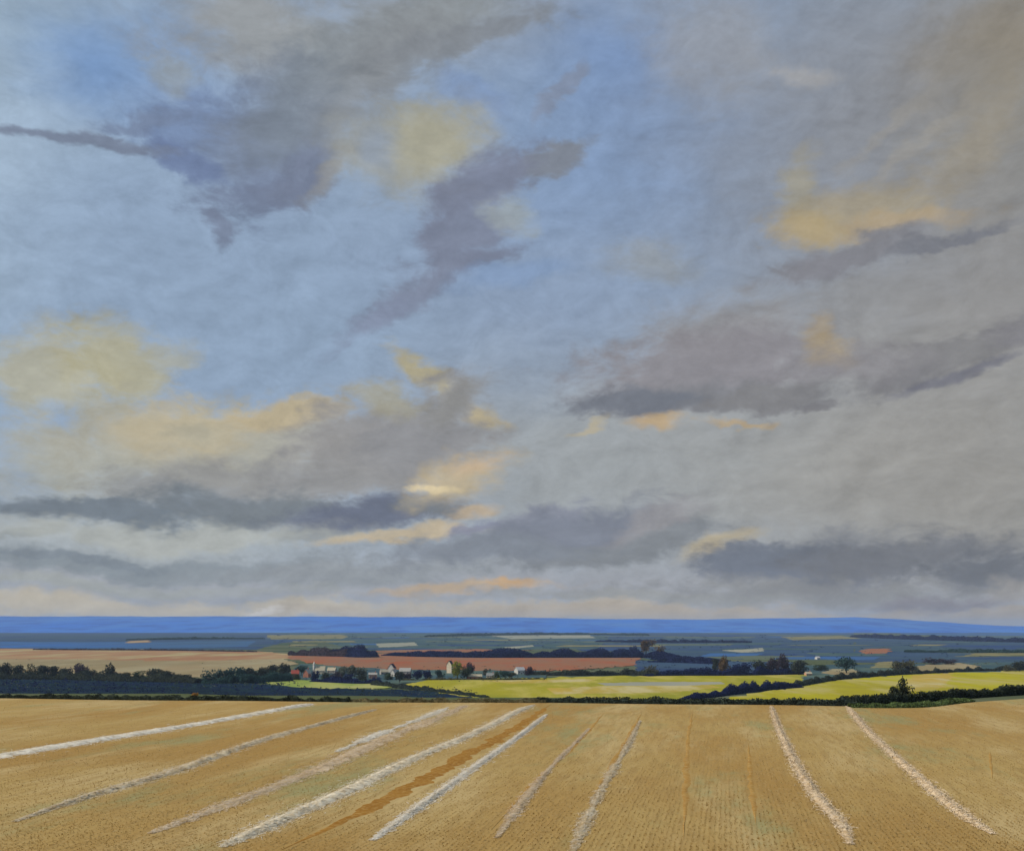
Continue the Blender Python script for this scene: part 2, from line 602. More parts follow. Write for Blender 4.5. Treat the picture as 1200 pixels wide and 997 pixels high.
# cut straw stalks standing on the field: far too many to count
M_STRAW = mat('straw', (0.45, 0.30, 0.105), (0.37, 0.23, 0.07), 0.08, 4, c3=(0.50, 0.37, 0.16), scale3=2.0, trans=0.45)


CLEAR = []


def stalks(n, y0, y1, name):
    yy = 1.0 / rng.uniform(1.0 / y1, 1.0 / y0, n)
    xx = rng.uniform(-0.56, 0.56, n) * yy
    # snap to drill rows along the heading
    u = xx * math.cos(ROW) - yy * math.sin(ROW)
    w = xx * math.sin(ROW) + yy * math.cos(ROW)
    u = np.round(u / 0.3) * 0.3 + rng.normal(0, 0.045, n)
    xx = u * math.cos(ROW) + w * math.sin(ROW)
    yy = -u * math.sin(ROW) + w * math.cos(ROW)
    ok = yy < edge_y(xx) - 0.4
    for cx, cy, hw in CLEAR:                       # none in the wheel tracks
        ok &= ~((np.abs(xx - cx) < hw) & (np.abs(yy - cy) < 0.45))
    xx, yy = xx[ok], yy[ok]
    n = len(xx)
    z = field_z(xx, yy) - 0.01
    h = rng.uniform(0.03, 0.11, n)
    a = rng.uniform(0, math.pi, n)
    wd = rng.uniform(0.02, 0.055, n)
    lx, ly = rng.normal(0, 0.05, n), rng.normal(0, 0.05, n)
    dx, dy = np.cos(a) * wd, np.sin(a) * wd
    vv = np.empty((n, 3, 3))
    vv[:, 0] = np.c_[xx - dx, yy - dy, z]
    vv[:, 1] = np.c_[xx + dx, yy + dy, z]
    vv[:, 2] = np.c_[xx + lx, yy + ly, z + h]
    ff = np.arange(n * 3).reshape(n, 3)
    tag(link(name, mesh_np(name, vv.reshape(-1, 3), ff, M_STRAW)), 'short cut straw stubble covering the golden field', 'stubble', kind='stuff')



# ------------------------------------------------------------------ straw swaths and wheel ruts across the stubble
M_SW_WHITE = mat('pale_straw', (0.80, 0.72, 0.57), (0.72, 0.61, 0.44), 0.5, 6, c3=(0.84, 0.78, 0.66), scale3=3.0)
M_SW_CREAM = mat('cream_straw', (0.66, 0.53, 0.33), (0.56, 0.41, 0.22), 0.5, 6, c3=(0.74, 0.63, 0.46), scale3=3.0)
M_SW_PINK = mat('pink_straw', (0.66, 0.51, 0.32), (0.58, 0.41, 0.22), 0.5, 6, c3=(0.72, 0.58, 0.42), scale3=3.0)
M_RUT = mat('orange_earth', (0.40, 0.235, 0.068), (0.35, 0.185, 0.048), 0.3, 6, c3=(0.44, 0.29, 0.11), scale3=2.5)

M_SW_BUTTER = mat('butter_straw', (0.76, 0.65, 0.46), (0.68, 0.54, 0.34), 0.5, 6, c3=(0.80, 0.72, 0.56), scale3=3.0)
M_RUT_WET = mat('damp_orange_earth', (0.33, 0.165, 0.036), (0.27, 0.125, 0.026), 0.3, 6, c3=(0.40, 0.23, 0.07), scale3=2.5)


def swath(pts, width, height, material, label, fade0=0.12, fade1=0.10, loose=150, broken=0.0):
    """pts: (x, y, relative width); a low raked mound of straw lying along the rows"""
    P = smooth_line([(*on_plane(x, y, 0)[:2], w) for x, y, w in pts], 400)
    seg = np.r_[0, np.cumsum(np.hypot(*np.diff(P[:, :2], axis=0).T))]
    total = seg[-1]
    n = int(total / 0.45) + 2
    s = np.linspace(0, total, n)
    C = np.c_[np.interp(s, seg, P[:, 0]), np.interp(s, seg, P[:, 1])]
    Wd = np.interp(s, seg, P[:, 2]) * width
    T = np.gradient(C, axis=0)
    T /= np.linalg.norm(T, axis=1)[:, None]
    Nn = np.c_[T[:, 1], -T[:, 0]]
    q = s / total
    env = np.clip(q / fade0, 0, 1) ** 0.6 * np.clip((1 - q) / fade1, 0, 1) ** 0.6
    wob = np.convolve(rng.normal(0, 1, n + 14), np.ones(15) / 15, 'valid')[:n]
    wl = Wd * (0.5 + 0.07 * rng.normal(0, 1, n)) * (0.25 + 0.75 * env)
    wr = Wd * (0.5 + 0.10 * rng.normal(0, 1, n)) * (0.25 + 0.75 * env)
    hh = height * env * np.clip(1 + 0.5 * wob, 0.4, 1.6)
    if broken:
        gap = np.convolve(rng.normal(0, 1, n + 20), np.ones(21) / 4.6, 'valid')[:n]
        k = np.clip(1.0 - broken * np.clip(gap, 0, 2), 0.08, 1)
        wl, wr, hh = wl * k, wr * k, hh * k
    prof = [(-1, -0.03), (-0.72, 0.45), (-0.35, 0.85), (0, 1), (0.35, 0.85), (0.72, 0.45), (1, -0.03)]
    rows = []
    for t, z in prof:
        off = np.where(t < 0, t * wl, t * wr)
        xy = C + Nn * (off + rng.normal(0, 0.03, n))[:, None]
        zz = np.where(z < 0, -0.03, z * hh * (1 + 0.10 * rng.normal(0, 1, n))) + field_z(xy[:, 0], xy[:, 1])
        rows.append(np.c_[xy, zz])
    V = np.stack(rows, 1).reshape(-1, 3)
    k = len(prof)
    i = np.arange(n * k).reshape(n, k)
    Fq = np.c_[i[:-1, :-1].ravel(), i[1:, :-1].ravel(), i[1:, 1:].ravel(), i[:-1, 1:].ravel()]
    mb = MB()
    mb.add(V, Fq)
    # loose straws sticking out and scattered along both sides
    m = int(total * loose)
    j = rng.integers(0, n, m)
    off = rng.normal(0, 0.80, m) * np.where(rng.random(m) < 0.5, wl[j], wr[j])
    cx, cy = C[j, 0] + Nn[j, 0] * off, C[j, 1] + Nn[j, 1] * off
    cz = field_z(cx, cy) + 0.03 + np.clip(1 - np.abs(off) / (wl[j] + 1e-3), 0, 1) * hh[j] * rng.uniform(0.6, 1.2, m)
    a = np.arctan2(T[j, 1], T[j, 0]) + rng.normal(0, 0.45, m)
    ln_, wd = rng.uniform(0.10, 0.36, m), rng.uniform(0.008, 0.022, m)
    ti = rng.normal(0, 0.02, m)
    d = np.c_[np.cos(a) * ln_, np.sin(a) * ln_, ti]
    p = np.c_[-np.sin(a) * wd, np.cos(a) * wd, np.abs(rng.normal(0, 0.004, m))]
    c = np.c_[cx, cy, cz]
    vv = np.stack([c - d - p, c + d - p, c + d + p, c - d + p], 1).reshape(-1, 3)
    mb.add(vv, np.arange(m * 4).reshape(m, 4))
    o = link('straw_windrow', mb.mesh('straw_windrow', material))
    return tag(o, label, 'straw windrow', 'straw windrows lying across the stubble field')


def rut(pts, width, depth=0.02, material=None):
    """a shallow wheel rut of bared earth, as a thin ragged strip"""
    P = smooth_line([(*on_plane(x, y, 0)[:2], w) for x, y, w in pts], 300)
    seg = np.r_[0, np.cumsum(np.hypot(*np.diff(P[:, :2], axis=0).T))]
    n = int(seg[-1] / 0.4) + 2
    s = np.linspace(0, seg[-1], n)
    C = np.c_[np.interp(s, seg, P[:, 0]), np.interp(s, seg, P[:, 1])]
    W = np.interp(s, seg, P[:, 2]) * width
    T = np.gradient(C, axis=0)
    T /= np.linalg.norm(T, axis=1)[:, None]
    Nn = np.c_[T[:, 1], -T[:, 0]]
    q = s / seg[-1]
    env = np.clip(np.minimum(q, 1 - q) / 0.2, 0.03, 1)
    CLEAR.extend(zip(C[:, 0], C[:, 1], W * env * 0.5 + 0.05))
    def edge():
        return np.clip(1 + 0.9 * np.convolve(rng.normal(0, 1, n + 6), np.ones(7) / 7, 'valid'), 0.35, 1.8)
    el_, er_ = edge(), edge()
    rows = []
    for t in (-1, -0.4, 0.4, 1):
        xy = C + Nn * (t * 0.5 * W * env * (el_ if t < 0 else er_))[:, None]
        rows.append(np.c_[xy, field_z(xy[:, 0], xy[:, 1]) + (depth if abs(t) < 1 else -0.02)])
    V = np.stack(rows, 1).reshape(-1, 3)
    i = np.arange(n * 4).reshape(n, 4)
    Fq = np.c_[i[:-1, :-1].ravel(), i[1:, :-1].ravel(), i[1:, 1:].ravel(), i[:-1, 1:].ravel()]
    return tag(link('track', mesh_np('track', V, Fq, material or M_RUT)), 'orange wheel track worn into the stubble', 'track', kind='structure')


swath([(-70, 900, 1.0), (0, 888, 1.05), (150, 862, 1.0), (260, 843, .95), (365, 824.5, .8)], 2.0, 0.22, M_SW_WHITE,
      'broad white straw windrow nearest the left edge of the stubble field', fade1=0.04)
swath([(20, 962, .5), (110, 932, .8), (200, 905, 1), (300, 869, 1), (370, 850, .8), (440, 831, .6)], 1.25, 0.17, M_SW_CREAM,
      'long cream straw windrow second from the left, thin at both ends')
swath([(180, 976, .5), (300, 929, .8), (390, 893, 1.0), (460, 862, 1.3), (515, 840, 1.2), (545, 827, 1.0)], 1.7, 0.08, M_SW_PINK,
      'faint pinkish scattered straw windrow, third from the left', broken=0.5)
swath([(395, 880, .5), (440, 862, .8), (490, 843, 1.0), (525, 829, .8)], 1.6, 0.10, M_SW_WHITE,
      'short broken streak of pale straw near the far middle of the field', broken=0.6)
swath([(262, 992, .8), (330, 960, 1), (400, 928, 1.1), (480, 890, 1.0), (545, 863, 1), (600, 837, 1), (625, 827, .8)], 1.2, 0.18, M_SW_BUTTER,
      'bright cream straw windrow bordered on its right by a wide orange wheel track', fade0=0.04)
swath([(438, 983, .8), (490, 945, 1), (545, 906, 1), (600, 867, .9), (640, 838, .7)], 0.65, 0.14, M_SW_WHITE,
      'thin white straw windrow just right of the wide orange track')
swath([(583, 980, 1), (608, 945, .9), (650, 893, .6), (690, 853, .5)], 0.6, 0.08, M_SW_PINK,
      'short pinkish straw windrow left of the bottom middle of the field', broken=0.8, fade1=0.3)
swath([(672, 996, .8), (690, 955, 1), (712, 912, .9), (738, 868, .7), (750, 845, .5)], 0.65, 0.10, M_SW_CREAM,
      'faint cream straw windrow with orange earth along its upper end', broken=0.8, fade1=0.3)
swath([(904, 828, .8), (914, 856, .9), (932, 892, 1), (958, 932, 1.05), (986, 966, 1.1), (996, 990, .8)], 0.66, 0.13, M_SW_PINK,
      'pale curved straw windrow on the right, second from the right edge', fade1=0.12)
swath([(992, 827, .8), (1012, 850, 1), (1040, 878, .9), (1085, 917, 1.0), (1130, 954, 1.1), (1162, 976, .7)], 0.7, 0.13, M_SW_PINK,
      'rightmost pale straw windrow, curving down to the right corner')
rut([(330, 996, .9), (400, 962, 1.1), (480, 921, 1.1), (560, 877, 1.0), (620, 843, .9), (638, 831, .9), (646, 826.5, .8)], 2.3, material=M_RUT_WET)
rut([(575, 972, 1), (630, 912, .9), (680, 866, .9), (708, 836, .8)], 0.7)
rut([(690, 940, .8), (715, 898, 1), (738, 860, .9), (752, 836, .8)], 0.65)
rut([(801, 985, .9), (804, 925, 1), (806, 870, .8), (812, 832, .6)], 0.7)
rut([(886, 968, .9), (881, 920, 1), (877, 870, .6)], 0.6)
rut([(1163, 912, .8), (1160, 880, .8)], 0.4)

stalks(105000, 48, 168, 'stubble')

# ------------------------------------------------------------------ fields of the vale
LIFT = [0.05]


def crop(name, px, material, label, h=0.12):
    """a field in the vale: a thin standing crop over its own outline"""
    pts = np.array([vale(x, y) for x, y in px])
    # ragged edge
    out = []
    deep = np.ptp(pts[:, 1])
    for i in range(len(pts)):
        a, b = pts[i], pts[(i + 1) % len(pts)]
        k = 16
        for j in range(k):
            p = a + (b - a) * j / k
            if j:
                p = p + np.array([0, float(np.clip(rng.normal(0, min(0.008 * p[1], 0.035 * deep)), -0.07 * deep, 0.07 * deep)) * math.sin(math.pi * j / k), 0])
            out.append(p)
    out = np.array(out)
    LIFT[0] += 0.006
    n = len(out)
    top = out.copy()
    top[:, 2] = VALE + LIFT[0] + h
    bot = out.copy()
    bot[:, 2] = VALE - 0.3
    me = bpy.data.meshes.new(name)
    fs = [list(range(n))] + [[i, (i + 1) % n, n + (i + 1) % n, n + i] for i in range(n)]
    me.from_pydata([tuple(p) for p in np.vstack([top, bot])], [], fs)
    me.update()
    import bmesh
    bm = bmesh.new()
    bm.from_mesh(me)
    bmesh.ops.recalc_face_normals(bm, faces=bm.faces)
    bmesh.ops.triangulate(bm, faces=[fc for fc in bm.faces if len(fc.verts) > 4])
    bm.to_mesh(me)
    bm.free()
    me.materials.append(material)
    return tag(link(name, me), label, 'field', kind='structure')


S3 = (1, 0.25, 1)
M_YEL = mat('yellow_crop', (0.36, 0.315, 0.026), (0.27, 0.26, 0.03), 0.012, 6, c3=(0.44, 0.37, 0.08), scale3=0.03, stretch=S3)
M_YEL2 = mat('bright_yellow_crop', (0.42, 0.37, 0.02), (0.33, 0.28, 0.025), 0.012, 6, c3=(0.44, 0.37, 0.12), scale3=0.03, stretch=S3)
M_OCH = mat('ochre_crop', (0.48, 0.33, 0.06), (0.38, 0.30, 0.06), 0.012, 6, c3=(0.5, 0.42, 0.2), scale3=0.03, stretch=S3)
M_LIM = mat('lime_crop', (0.30, 0.34, 0.07), (0.38, 0.36, 0.13), 0.012, 6, c3=(0.20, 0.27, 0.06), scale3=0.03, stretch=S3)
M_TER = mat('terracotta_plough', (0.29, 0.135, 0.072), (0.25, 0.145, 0.09), 0.006, 6, c3=(0.32, 0.11, 0.055), scale3=0.02, stretch=S3)
M_TAN = mat('tan_stubble', (0.36, 0.22, 0.115), (0.32, 0.165, 0.085), 0.004, 6, c3=(0.40, 0.33, 0.17), scale3=0.012, stretch=S3)
M_CRM = mat('cream_stubble', (0.32, 0.24, 0.13), (0.26, 0.21, 0.11), 0.004, 6, c3=(0.34, 0.29, 0.17), scale3=0.012, stretch=S3)
M_KALE = mat('dark_kale', (0.013, 0.025, 0.055), (0.012, 0.020, 0.030), 0.012, 7, c3=(0.018, 0.036, 0.040), scale3=0.05)
M_HAZE_BLUE = mat('haze_blue_field', (0.050, 0.135, 0.34), (0.06, 0.12, 0.20), 0.0012, 6, c3=(0.06, 0.11, 0.18), scale3=0.004, stretch=(1, 0.6, 1))  # far fields: the blue of distance haze painted into the base colour
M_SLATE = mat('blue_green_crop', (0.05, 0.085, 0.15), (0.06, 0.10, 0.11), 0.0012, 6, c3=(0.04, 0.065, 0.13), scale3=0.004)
M_PALE = mat('pale_stubble', (0.33, 0.32, 0.24), (0.24, 0.25, 0.19), 0.003, 6)
M_OLIV = mat('olive_pasture', (0.20, 0.18, 0.085), (0.14, 0.14, 0.06), 0.006, 6, c3=(0.30, 0.26, 0.13), scale3=0.02)
M_TEAL = mat('teal_pasture', (0.060, 0.105, 0.11), (0.045, 0.08, 0.10), 0.004, 6, c3=(0.10, 0.14, 0.11), scale3=0.012)

crop('field', [(0 - 120, 741), (320, 741), (420, 746), (330, 753), (300, 761), (-120, 760)], M_SLATE, 'blue green field on the far left')
crop('field', [(-120, 751.5), (120, 752), (300, 751), (290, 757.5), (160, 760), (-120, 758.5)], M_HAZE_BLUE, 'far field on the left, coloured haze blue')
crop('field', [(320, 741), (720, 740.5), (700, 760), (420, 762), (380, 752)], M_TEAL, 'green field in the distance')
crop('field', [(720, 740.5), (1000, 741), (1000, 772), (760, 772), (700, 760)], M_SLATE, 'blue green field far right of the middle')
crop('field', [(1000, 744), (1320, 751), (1320, 778), (1000, 776)], M_SLATE, 'dull blue green field on the far right')
crop('field', [(1030, 738), (1150, 738.2), (1330, 738.6), (1330, 748), (1180, 747.5), (1060, 743)], M_HAZE_BLUE, 'blue field at the foot of the sky on the right')
# patchwork of small fields in the middle distance
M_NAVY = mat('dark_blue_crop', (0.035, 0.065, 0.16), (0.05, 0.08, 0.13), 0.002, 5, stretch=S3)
M_DULL = mat('dull_green_crop', (0.10, 0.13, 0.10), (0.13, 0.15, 0.09), 0.002, 5, stretch=S3)
for i in range(70):
    y0 = 740.5 + 30 * rng.random() ** 1.3
    hgt = (y0 - 736) * rng.uniform(0.05, 0.13)
    x0 = rng.uniform(300, 1230) if y0 < 762 else rng.uniform(800, 1230)
    wid = rng.uniform(30, 130)
    sk = rng.uniform(-14, 14)
    m_ = [M_NAVY, M_DULL, M_TEAL, M_SLATE, M_NAVY, M_DULL, M_OLIV, M_HAZE_BLUE][rng.integers(0, 8)]
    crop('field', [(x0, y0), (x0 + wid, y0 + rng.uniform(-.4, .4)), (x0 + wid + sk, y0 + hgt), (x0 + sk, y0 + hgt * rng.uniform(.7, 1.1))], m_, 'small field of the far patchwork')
crop('field', [(313, 744), (400, 743.5), (408, 746), (400, 748.5), (318, 749)], M_OLIV, 'olive yellow strip field far left')
crop('field', [(440, 754), (486, 752.5), (490, 756.5), (445, 758.5)], M_PALE, 'small pale field')
crop('field', [(575, 744.5), (690, 743.5), (698, 747.5), (600, 748.5)], M_PALE, 'long pale field in the far distance')
crop('field', [(590, 758.5), (624, 755.5), (626, 757.5), (600, 760)], M_PALE, 'pale sliver of field')
crop('field', [(846, 762), (880, 760.5), (894, 759), (895, 763), (870, 764.5)], M_PALE, 'pale strip field to the right')
crop('field', [(1008, 762), (1022, 760), (1045, 760), (1040, 765), (1015, 766.5)], M_TER, 'small red field far right')
crop('field', [(152, 751), (174, 750), (176, 752.5), (150, 753.5)], M_TAN, 'small pink field far left')
crop('field', [(915, 746), (985, 745), (1010, 748), (930, 750)], M_OLIV, 'olive field far right')
crop('field', [(-120, 760), (40, 760), (300, 763), (350, 767), (345, 772), (220, 777), (-120, 772)], M_TAN, 'tan stubble field on the left')
crop('field', [(-120, 771), (100, 773), (225, 775), (330, 772), (350, 778), (300, 786), (240, 794), (120, 791), (-120, 788)], M_CRM, 'cream field behind the dark trees')
crop('field', [(335, 771), (345, 767.5), (420, 765.5), (560, 766), (750, 767.5), (750, 779), (690, 784), (600, 788), (480, 789), (400, 784)], M_TER,
     'terracotta ploughed field behind the village')
crop('field', [(430, 763), (470, 761.5), (560, 760.5), (625, 762), (560, 764), (450, 765)], M_TER, 'thin red strip of field in the distance')
crop('field', [(352, 778), (470, 785), (640, 786), (640, 796), (470, 801), (330, 797)], M_TEAL, 'green ground under the village')
crop('field', [(745, 774), (930, 776), (930, 790), (745, 790)], M_SLATE, 'blue green field behind the yellow crop')
crop('field', [(925, 780), (1200, 776), (1330, 775), (1330, 786), (1060, 792), (930, 800)], M_TEAL, 'dull green field on the right')
crop('field', [(1058, 788), (1085, 779), (1125, 777), (1150, 781), (1130, 786)], M_CRM, 'pale stippled field on the right')
crop('field', [(962, 789), (975, 784), (1000, 784.5), (1010, 789), (985, 792)], M_CRM, 'small cream field on the right')
crop('field', [(1020, 783), (1030, 776), (1046, 775), (1050, 783)], M_OLIV, 'small olive field on the right')
crop('field', [(466, 804), (510, 796), (600, 795), (700, 793), (830, 791), (945, 788), (940, 800), (880, 806), (800, 820), (640, 826), (560, 822)], M_YEL,
     'yellow crop field in the middle')
crop('field', [(560, 798), (650, 796.5), (700, 796), (690, 799), (600, 801.5)], M_OCH, 'ochre stripe in the yellow field')
crop('field', [(640, 807), (720, 804), (830, 803), (845, 806), (790, 812), (650, 814)], M_OCH, 'ochre stripe low in the yellow field')
crop('field', [(700, 801), (760, 799.5), (845, 799.5), (850, 802), (800, 804), (710, 804)], M_PALE, 'pale strip across the yellow field')
crop('field', [(820, 826), (900, 810), (935, 806), (960, 800), (1010, 795), (1060, 791), (1200, 786), (1330, 784), (1330, 812), (1200, 822)], M_YEL2,
     'bright yellow crop field on the right')
crop('field', [(1068, 792), (1118, 789), (1110, 800), (1100, 808), (1060, 812)], M_OCH, 'dull ochre patch in the bright yellow field')
crop('field', [(300, 798), (350, 797), (440, 801), (470, 804), (450, 807), (350, 808)], M_LIM, 'lime green field before the village')
crop('field', [(-150, 790), (120, 792), (240, 796), (350, 806), (430, 808.5), (500, 810), (570, 820), (600, 830), (-150, 830)], M_KALE,
     'dark blue green kale field on the left')

# ------------------------------------------------------------------ far hills
M_HILL = mat('haze_blue_hills', (0.030, 0.165, 0.58), (0.075, 0.21, 0.52), 0.0008, 6, c3=(0.03, 0.11, 0.42), scale3=0.003, stretch=(1, 0.5, 3))  # aerial haze blue put into the hills' own colour, besides the haze volume
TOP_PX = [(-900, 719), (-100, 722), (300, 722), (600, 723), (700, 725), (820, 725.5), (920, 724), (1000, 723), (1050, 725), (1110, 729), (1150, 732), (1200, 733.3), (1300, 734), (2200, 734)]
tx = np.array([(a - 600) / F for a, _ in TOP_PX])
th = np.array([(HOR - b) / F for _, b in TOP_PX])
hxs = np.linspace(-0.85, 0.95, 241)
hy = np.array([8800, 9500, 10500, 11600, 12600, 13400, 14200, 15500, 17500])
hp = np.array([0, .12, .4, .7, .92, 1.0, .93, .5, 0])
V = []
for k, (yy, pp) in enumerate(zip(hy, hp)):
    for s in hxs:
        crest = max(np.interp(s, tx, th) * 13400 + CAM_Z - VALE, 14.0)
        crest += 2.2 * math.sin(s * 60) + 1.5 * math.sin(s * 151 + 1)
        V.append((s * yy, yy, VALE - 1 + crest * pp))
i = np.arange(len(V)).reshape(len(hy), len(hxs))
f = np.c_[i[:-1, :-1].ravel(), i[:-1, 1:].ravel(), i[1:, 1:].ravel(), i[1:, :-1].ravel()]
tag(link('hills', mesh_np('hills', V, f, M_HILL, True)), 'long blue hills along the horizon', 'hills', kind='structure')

# ------------------------------------------------------------------ foliage
def leafmat(name, c, d=0.55):
    """leaves: clumps of a darker and a lighter green"""
    c = np.array(c)
    return mat(name, tuple(c), tuple(c * d), 0.35, 4, c3=tuple(np.clip(c * 1.6, 0, 1)), scale3=1.1, rough=0.8, trans=0.3)


LEAF = {
    'dark': leafmat('dark_leaves', (0.048, 0.058, 0.040)),
    'green': leafmat('green_leaves', (0.060, 0.085, 0.040)),
    'teal': leafmat('teal_leaves', (0.040, 0.080, 0.070)),
    'grey': leafmat('grey_green_leaves', (0.13, 0.145, 0.105)),
    'lime': leafmat('lime_leaves', (0.19, 0.21, 0.035)),
    'brown': leafmat('brown_leaves', (0.13, 0.085, 0.040)),
    'purple': leafmat('purple_leaves', (0.065, 0.050, 0.060)),
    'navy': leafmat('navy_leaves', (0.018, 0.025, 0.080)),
    'orange': leafmat('orange_leaves', (0.42, 0.20, 0.035)),
    'olive': leafmat('olive_leaves', (0.10, 0.095, 0.045)),
    'hedge': leafmat('hedge_leaves', (0.052, 0.066, 0.050)),
    'grass': leafmat('grass_blades', (0.11, 0.15, 0.055)),
    'margin': leafmat('dry_grass', (0.20, 0.17, 0.085)),
}
M_BARK = mat('bark', (0.06, 0.045, 0.035), (0.03, 0.024, 0.02), 2.0, 4)
M_CORE = mat('inner_twigs', (0.022, 0.024, 0.020), (0.03, 0.032, 0.025), 0.5, 3)


def quads(c, size, flat=0.0):
    """random leaf clump quads at the points c"""
    n = len(c)
    a = rng.normal(0, 1, (n, 3))
    a /= np.linalg.norm(a, axis=1)[:, None]
    b = rng.normal(0, 1, (n, 3))
    b -= a * (a * b).sum(1)[:, None]
    b /= np.linalg.norm(b, axis=1)[:, None]
    s = np.asarray(size) * rng.uniform(0.6, 1.3, n)
    a, b = a * s[:, None], b * (s * rng.uniform(0.5, 0.9, n))[:, None]
    vv = np.stack([c - a, c - b * 0.9, c + a, c + b], 1).reshape(-1, 3)
    return vv, np.arange(n * 4).reshape(n, 4)


def crown_mesh(name, shape, material):
    """unit crown: height 0.12..1, radius about 0.5"""
    pts = []
    if shape == 'round':
        lobes = [(rng.normal(0, .17), rng.normal(0, .17), rng.uniform(.30, .78), rng.uniform(.16, .27)) for _ in range(15)]
    elif shape == 'spread':
        lobes = [(rng.uniform(-.36, .36), rng.normal(0, .16), rng.uniform(.28, .78), rng.uniform(.14, .24)) for _ in range(17)]
    elif shape == 'cone':
        lobes = [(rng.normal(0, .16 * (1 - t)), rng.normal(0, .16 * (1 - t)), .14 + .78 * t, .26 * (1 - t) + .06) for t in np.linspace(0, 1, 15)]
    else:
        lobes = [(rng.normal(0, .2), rng.normal(0, .18), rng.uniform(.22, .8), rng.uniform(.15, .24)) for _ in range(15)]
    for x, y, z, r in lobes:
        n = int(56 * (r / .2) ** 2)
        d = rng.normal(0, 1, (n, 3))
        d /= np.linalg.norm(d, axis=1)[:, None]
        pts.append(np.array([x, y, z]) + d * r * rng.uniform(.55, 1.05, n)[:, None])
    p = np.concatenate(pts)
    p = p[p[:, 2] > 0.04]
    p[:, 2] /= p[:, 2].max() / 0.985
    hw = np.abs(p[:, 0]).max()
    p[:, :2] *= 0.5 / hw
    vv, ff = quads(p, np.full(len(p), 0.052))
    return mesh_np(name, vv, ff, material)


def trunk_mesh():
    mb = MB()

    def limb(a, b, r0, r1):
        a, b = np.array(a, float), np.array(b, float)
        d = (b - a) / np.linalg.norm(b - a)
        u = np.cross(d, (0.3, 1, 0.1))
        u /= np.linalg.norm(u)
        w = np.cross(d, u)
        ring = [(math.cos(t), math.sin(t)) for t in np.linspace(0, 2 * math.pi, 7)[:-1]]
        v = [a + (u * c + w * s) * r0 for c, s in ring] + [b + (u * c + w * s) * r1 for c, s in ring]
        mb.add(v, [(k, (k + 1) % 6, 6 + (k + 1) % 6, 6 + k) for k in range(6)])
    limb((0, 0, -0.02), (0.01, 0, 0.38), 0.040, 0.026)
    for k in range(5):
        an = k * 1.3
        limb((0.01, 0, 0.26 + 0.03 * k), (0.26 * math.cos(an), 0.22 * math.sin(an), 0.58 + 0.05 * k), 0.020, 0.006)
    return mb.mesh('trunk', M_BARK)


TRUNK = trunk_mesh()
CROWNS = {}


def tree(x, ytop, ybase, wpx, kind, shape, label, group=None, name='tree', cat='tree', lvl=None, seed_rot=None):
    """a tree whose foot stands on the ground at photograph pixel (x, ybase)"""
    z = VALE if lvl is None else lvl
    p = on_plane(x, ybase, z)
    mpp = p[1] / F
    h, w = (ybase - ytop) * mpp, wpx * mpp
    var = random.randint(0, 1)
    key = (shape, kind, var)
    if key not in CROWNS:
        CROWNS[key] = crown_mesh('crown', shape, LEAF[kind])
    e = link(name, None, None, tuple(p))
    e.empty_display_size = 1.0
    e.rotation_euler.z = random.uniform(0, 6.28) if seed_rot is None else seed_rot
    tag(e, label, cat, group)
    c = link('crown', CROWNS[key], e)
    c.scale = (w, w, h)
    t = link('trunk', TRUNK, e)
    t.scale = (min(w, h), min(w, h), h)
    return e


# dark row of trees along the top of the kale field, left
G1 = 'dark trees in the row above the kale field'
L1 = 'dark bushy tree in the ragged row along the top of the dark left field'
tops = [(-24, 775, 26), (-8, 776, 22), (8, 776, 20), (22, 778, 20), (36, 777, 18), (50, 779, 20), (63, 780, 18), (77, 782, 17),
        (107, 784, 14), (117, 787, 13), (148, 787, 13), (206, 789, 14)]
for x, t, w in tops:
    tree(x, t, 795.5 if x < 120 else 797, w, random.choice(['dark', 'dark', 'olive']), random.choice(['round', 'bush', 'spread']), L1, G1)
tree(93, 776.5, 795, 21, 'purple', 'round', 'tallest rounded purple grey tree on the far left above the dark field', G1)
tree(129, 776, 797, 24, 'dark', 'cone', 'peaked dark tree standing alone between two dips of the left row', G1)
tree(162, 785.5, 797, 20, 'green', 'bush', 'small bright green bush between the peaked dark tree and the broad dark one', G1)
tree(181, 782.5, 798, 24, 'dark', 'spread', 'broad dark tree with a flat top, left of the teal grove', G1)
tree(196, 785, 798, 20, 'dark', 'bush', 'low dark tree tucked against the right side of the broad dark tree', G1)
tree(219, 789.5, 799, 20, 'dark', 'bush', 'small dark bush at the right end of the left row', G1)
G2 = 'teal trees of the grove left of the village'
L2 = 'teal green tree in the grove between the dark left row and the village'
for x, t, w, k in [(243, 788, 18, 'teal'), (256, 785, 18, 'teal'), (268, 782, 18, 'teal'), (281, 781, 18, 'teal'), (294, 781, 17, 'dark'),
                   (307, 781, 17, 'dark'), (250, 792, 18, 'grey'), (272, 790, 20, 'teal'), (290, 789, 18, 'teal')]:
    tree(x, t, 799 if t < 788 else 801, w, k, random.choice(['round', 'bush']), L2, G2)
tree(320, 778.5, 797, 18, 'dark', 'round', 'dark tree at the right end of the teal grove, left of the tallest dark one', G2)
tree(333, 776.5, 796, 17, 'dark', 'round', 'tall dark tree standing beside the red house', G2)
tree(229, 811, 818, 9, 'orange', 'bush', 'small orange autumn bush at the edge of the stubble field', None, 'bush', 'bush', lvl=0.0)

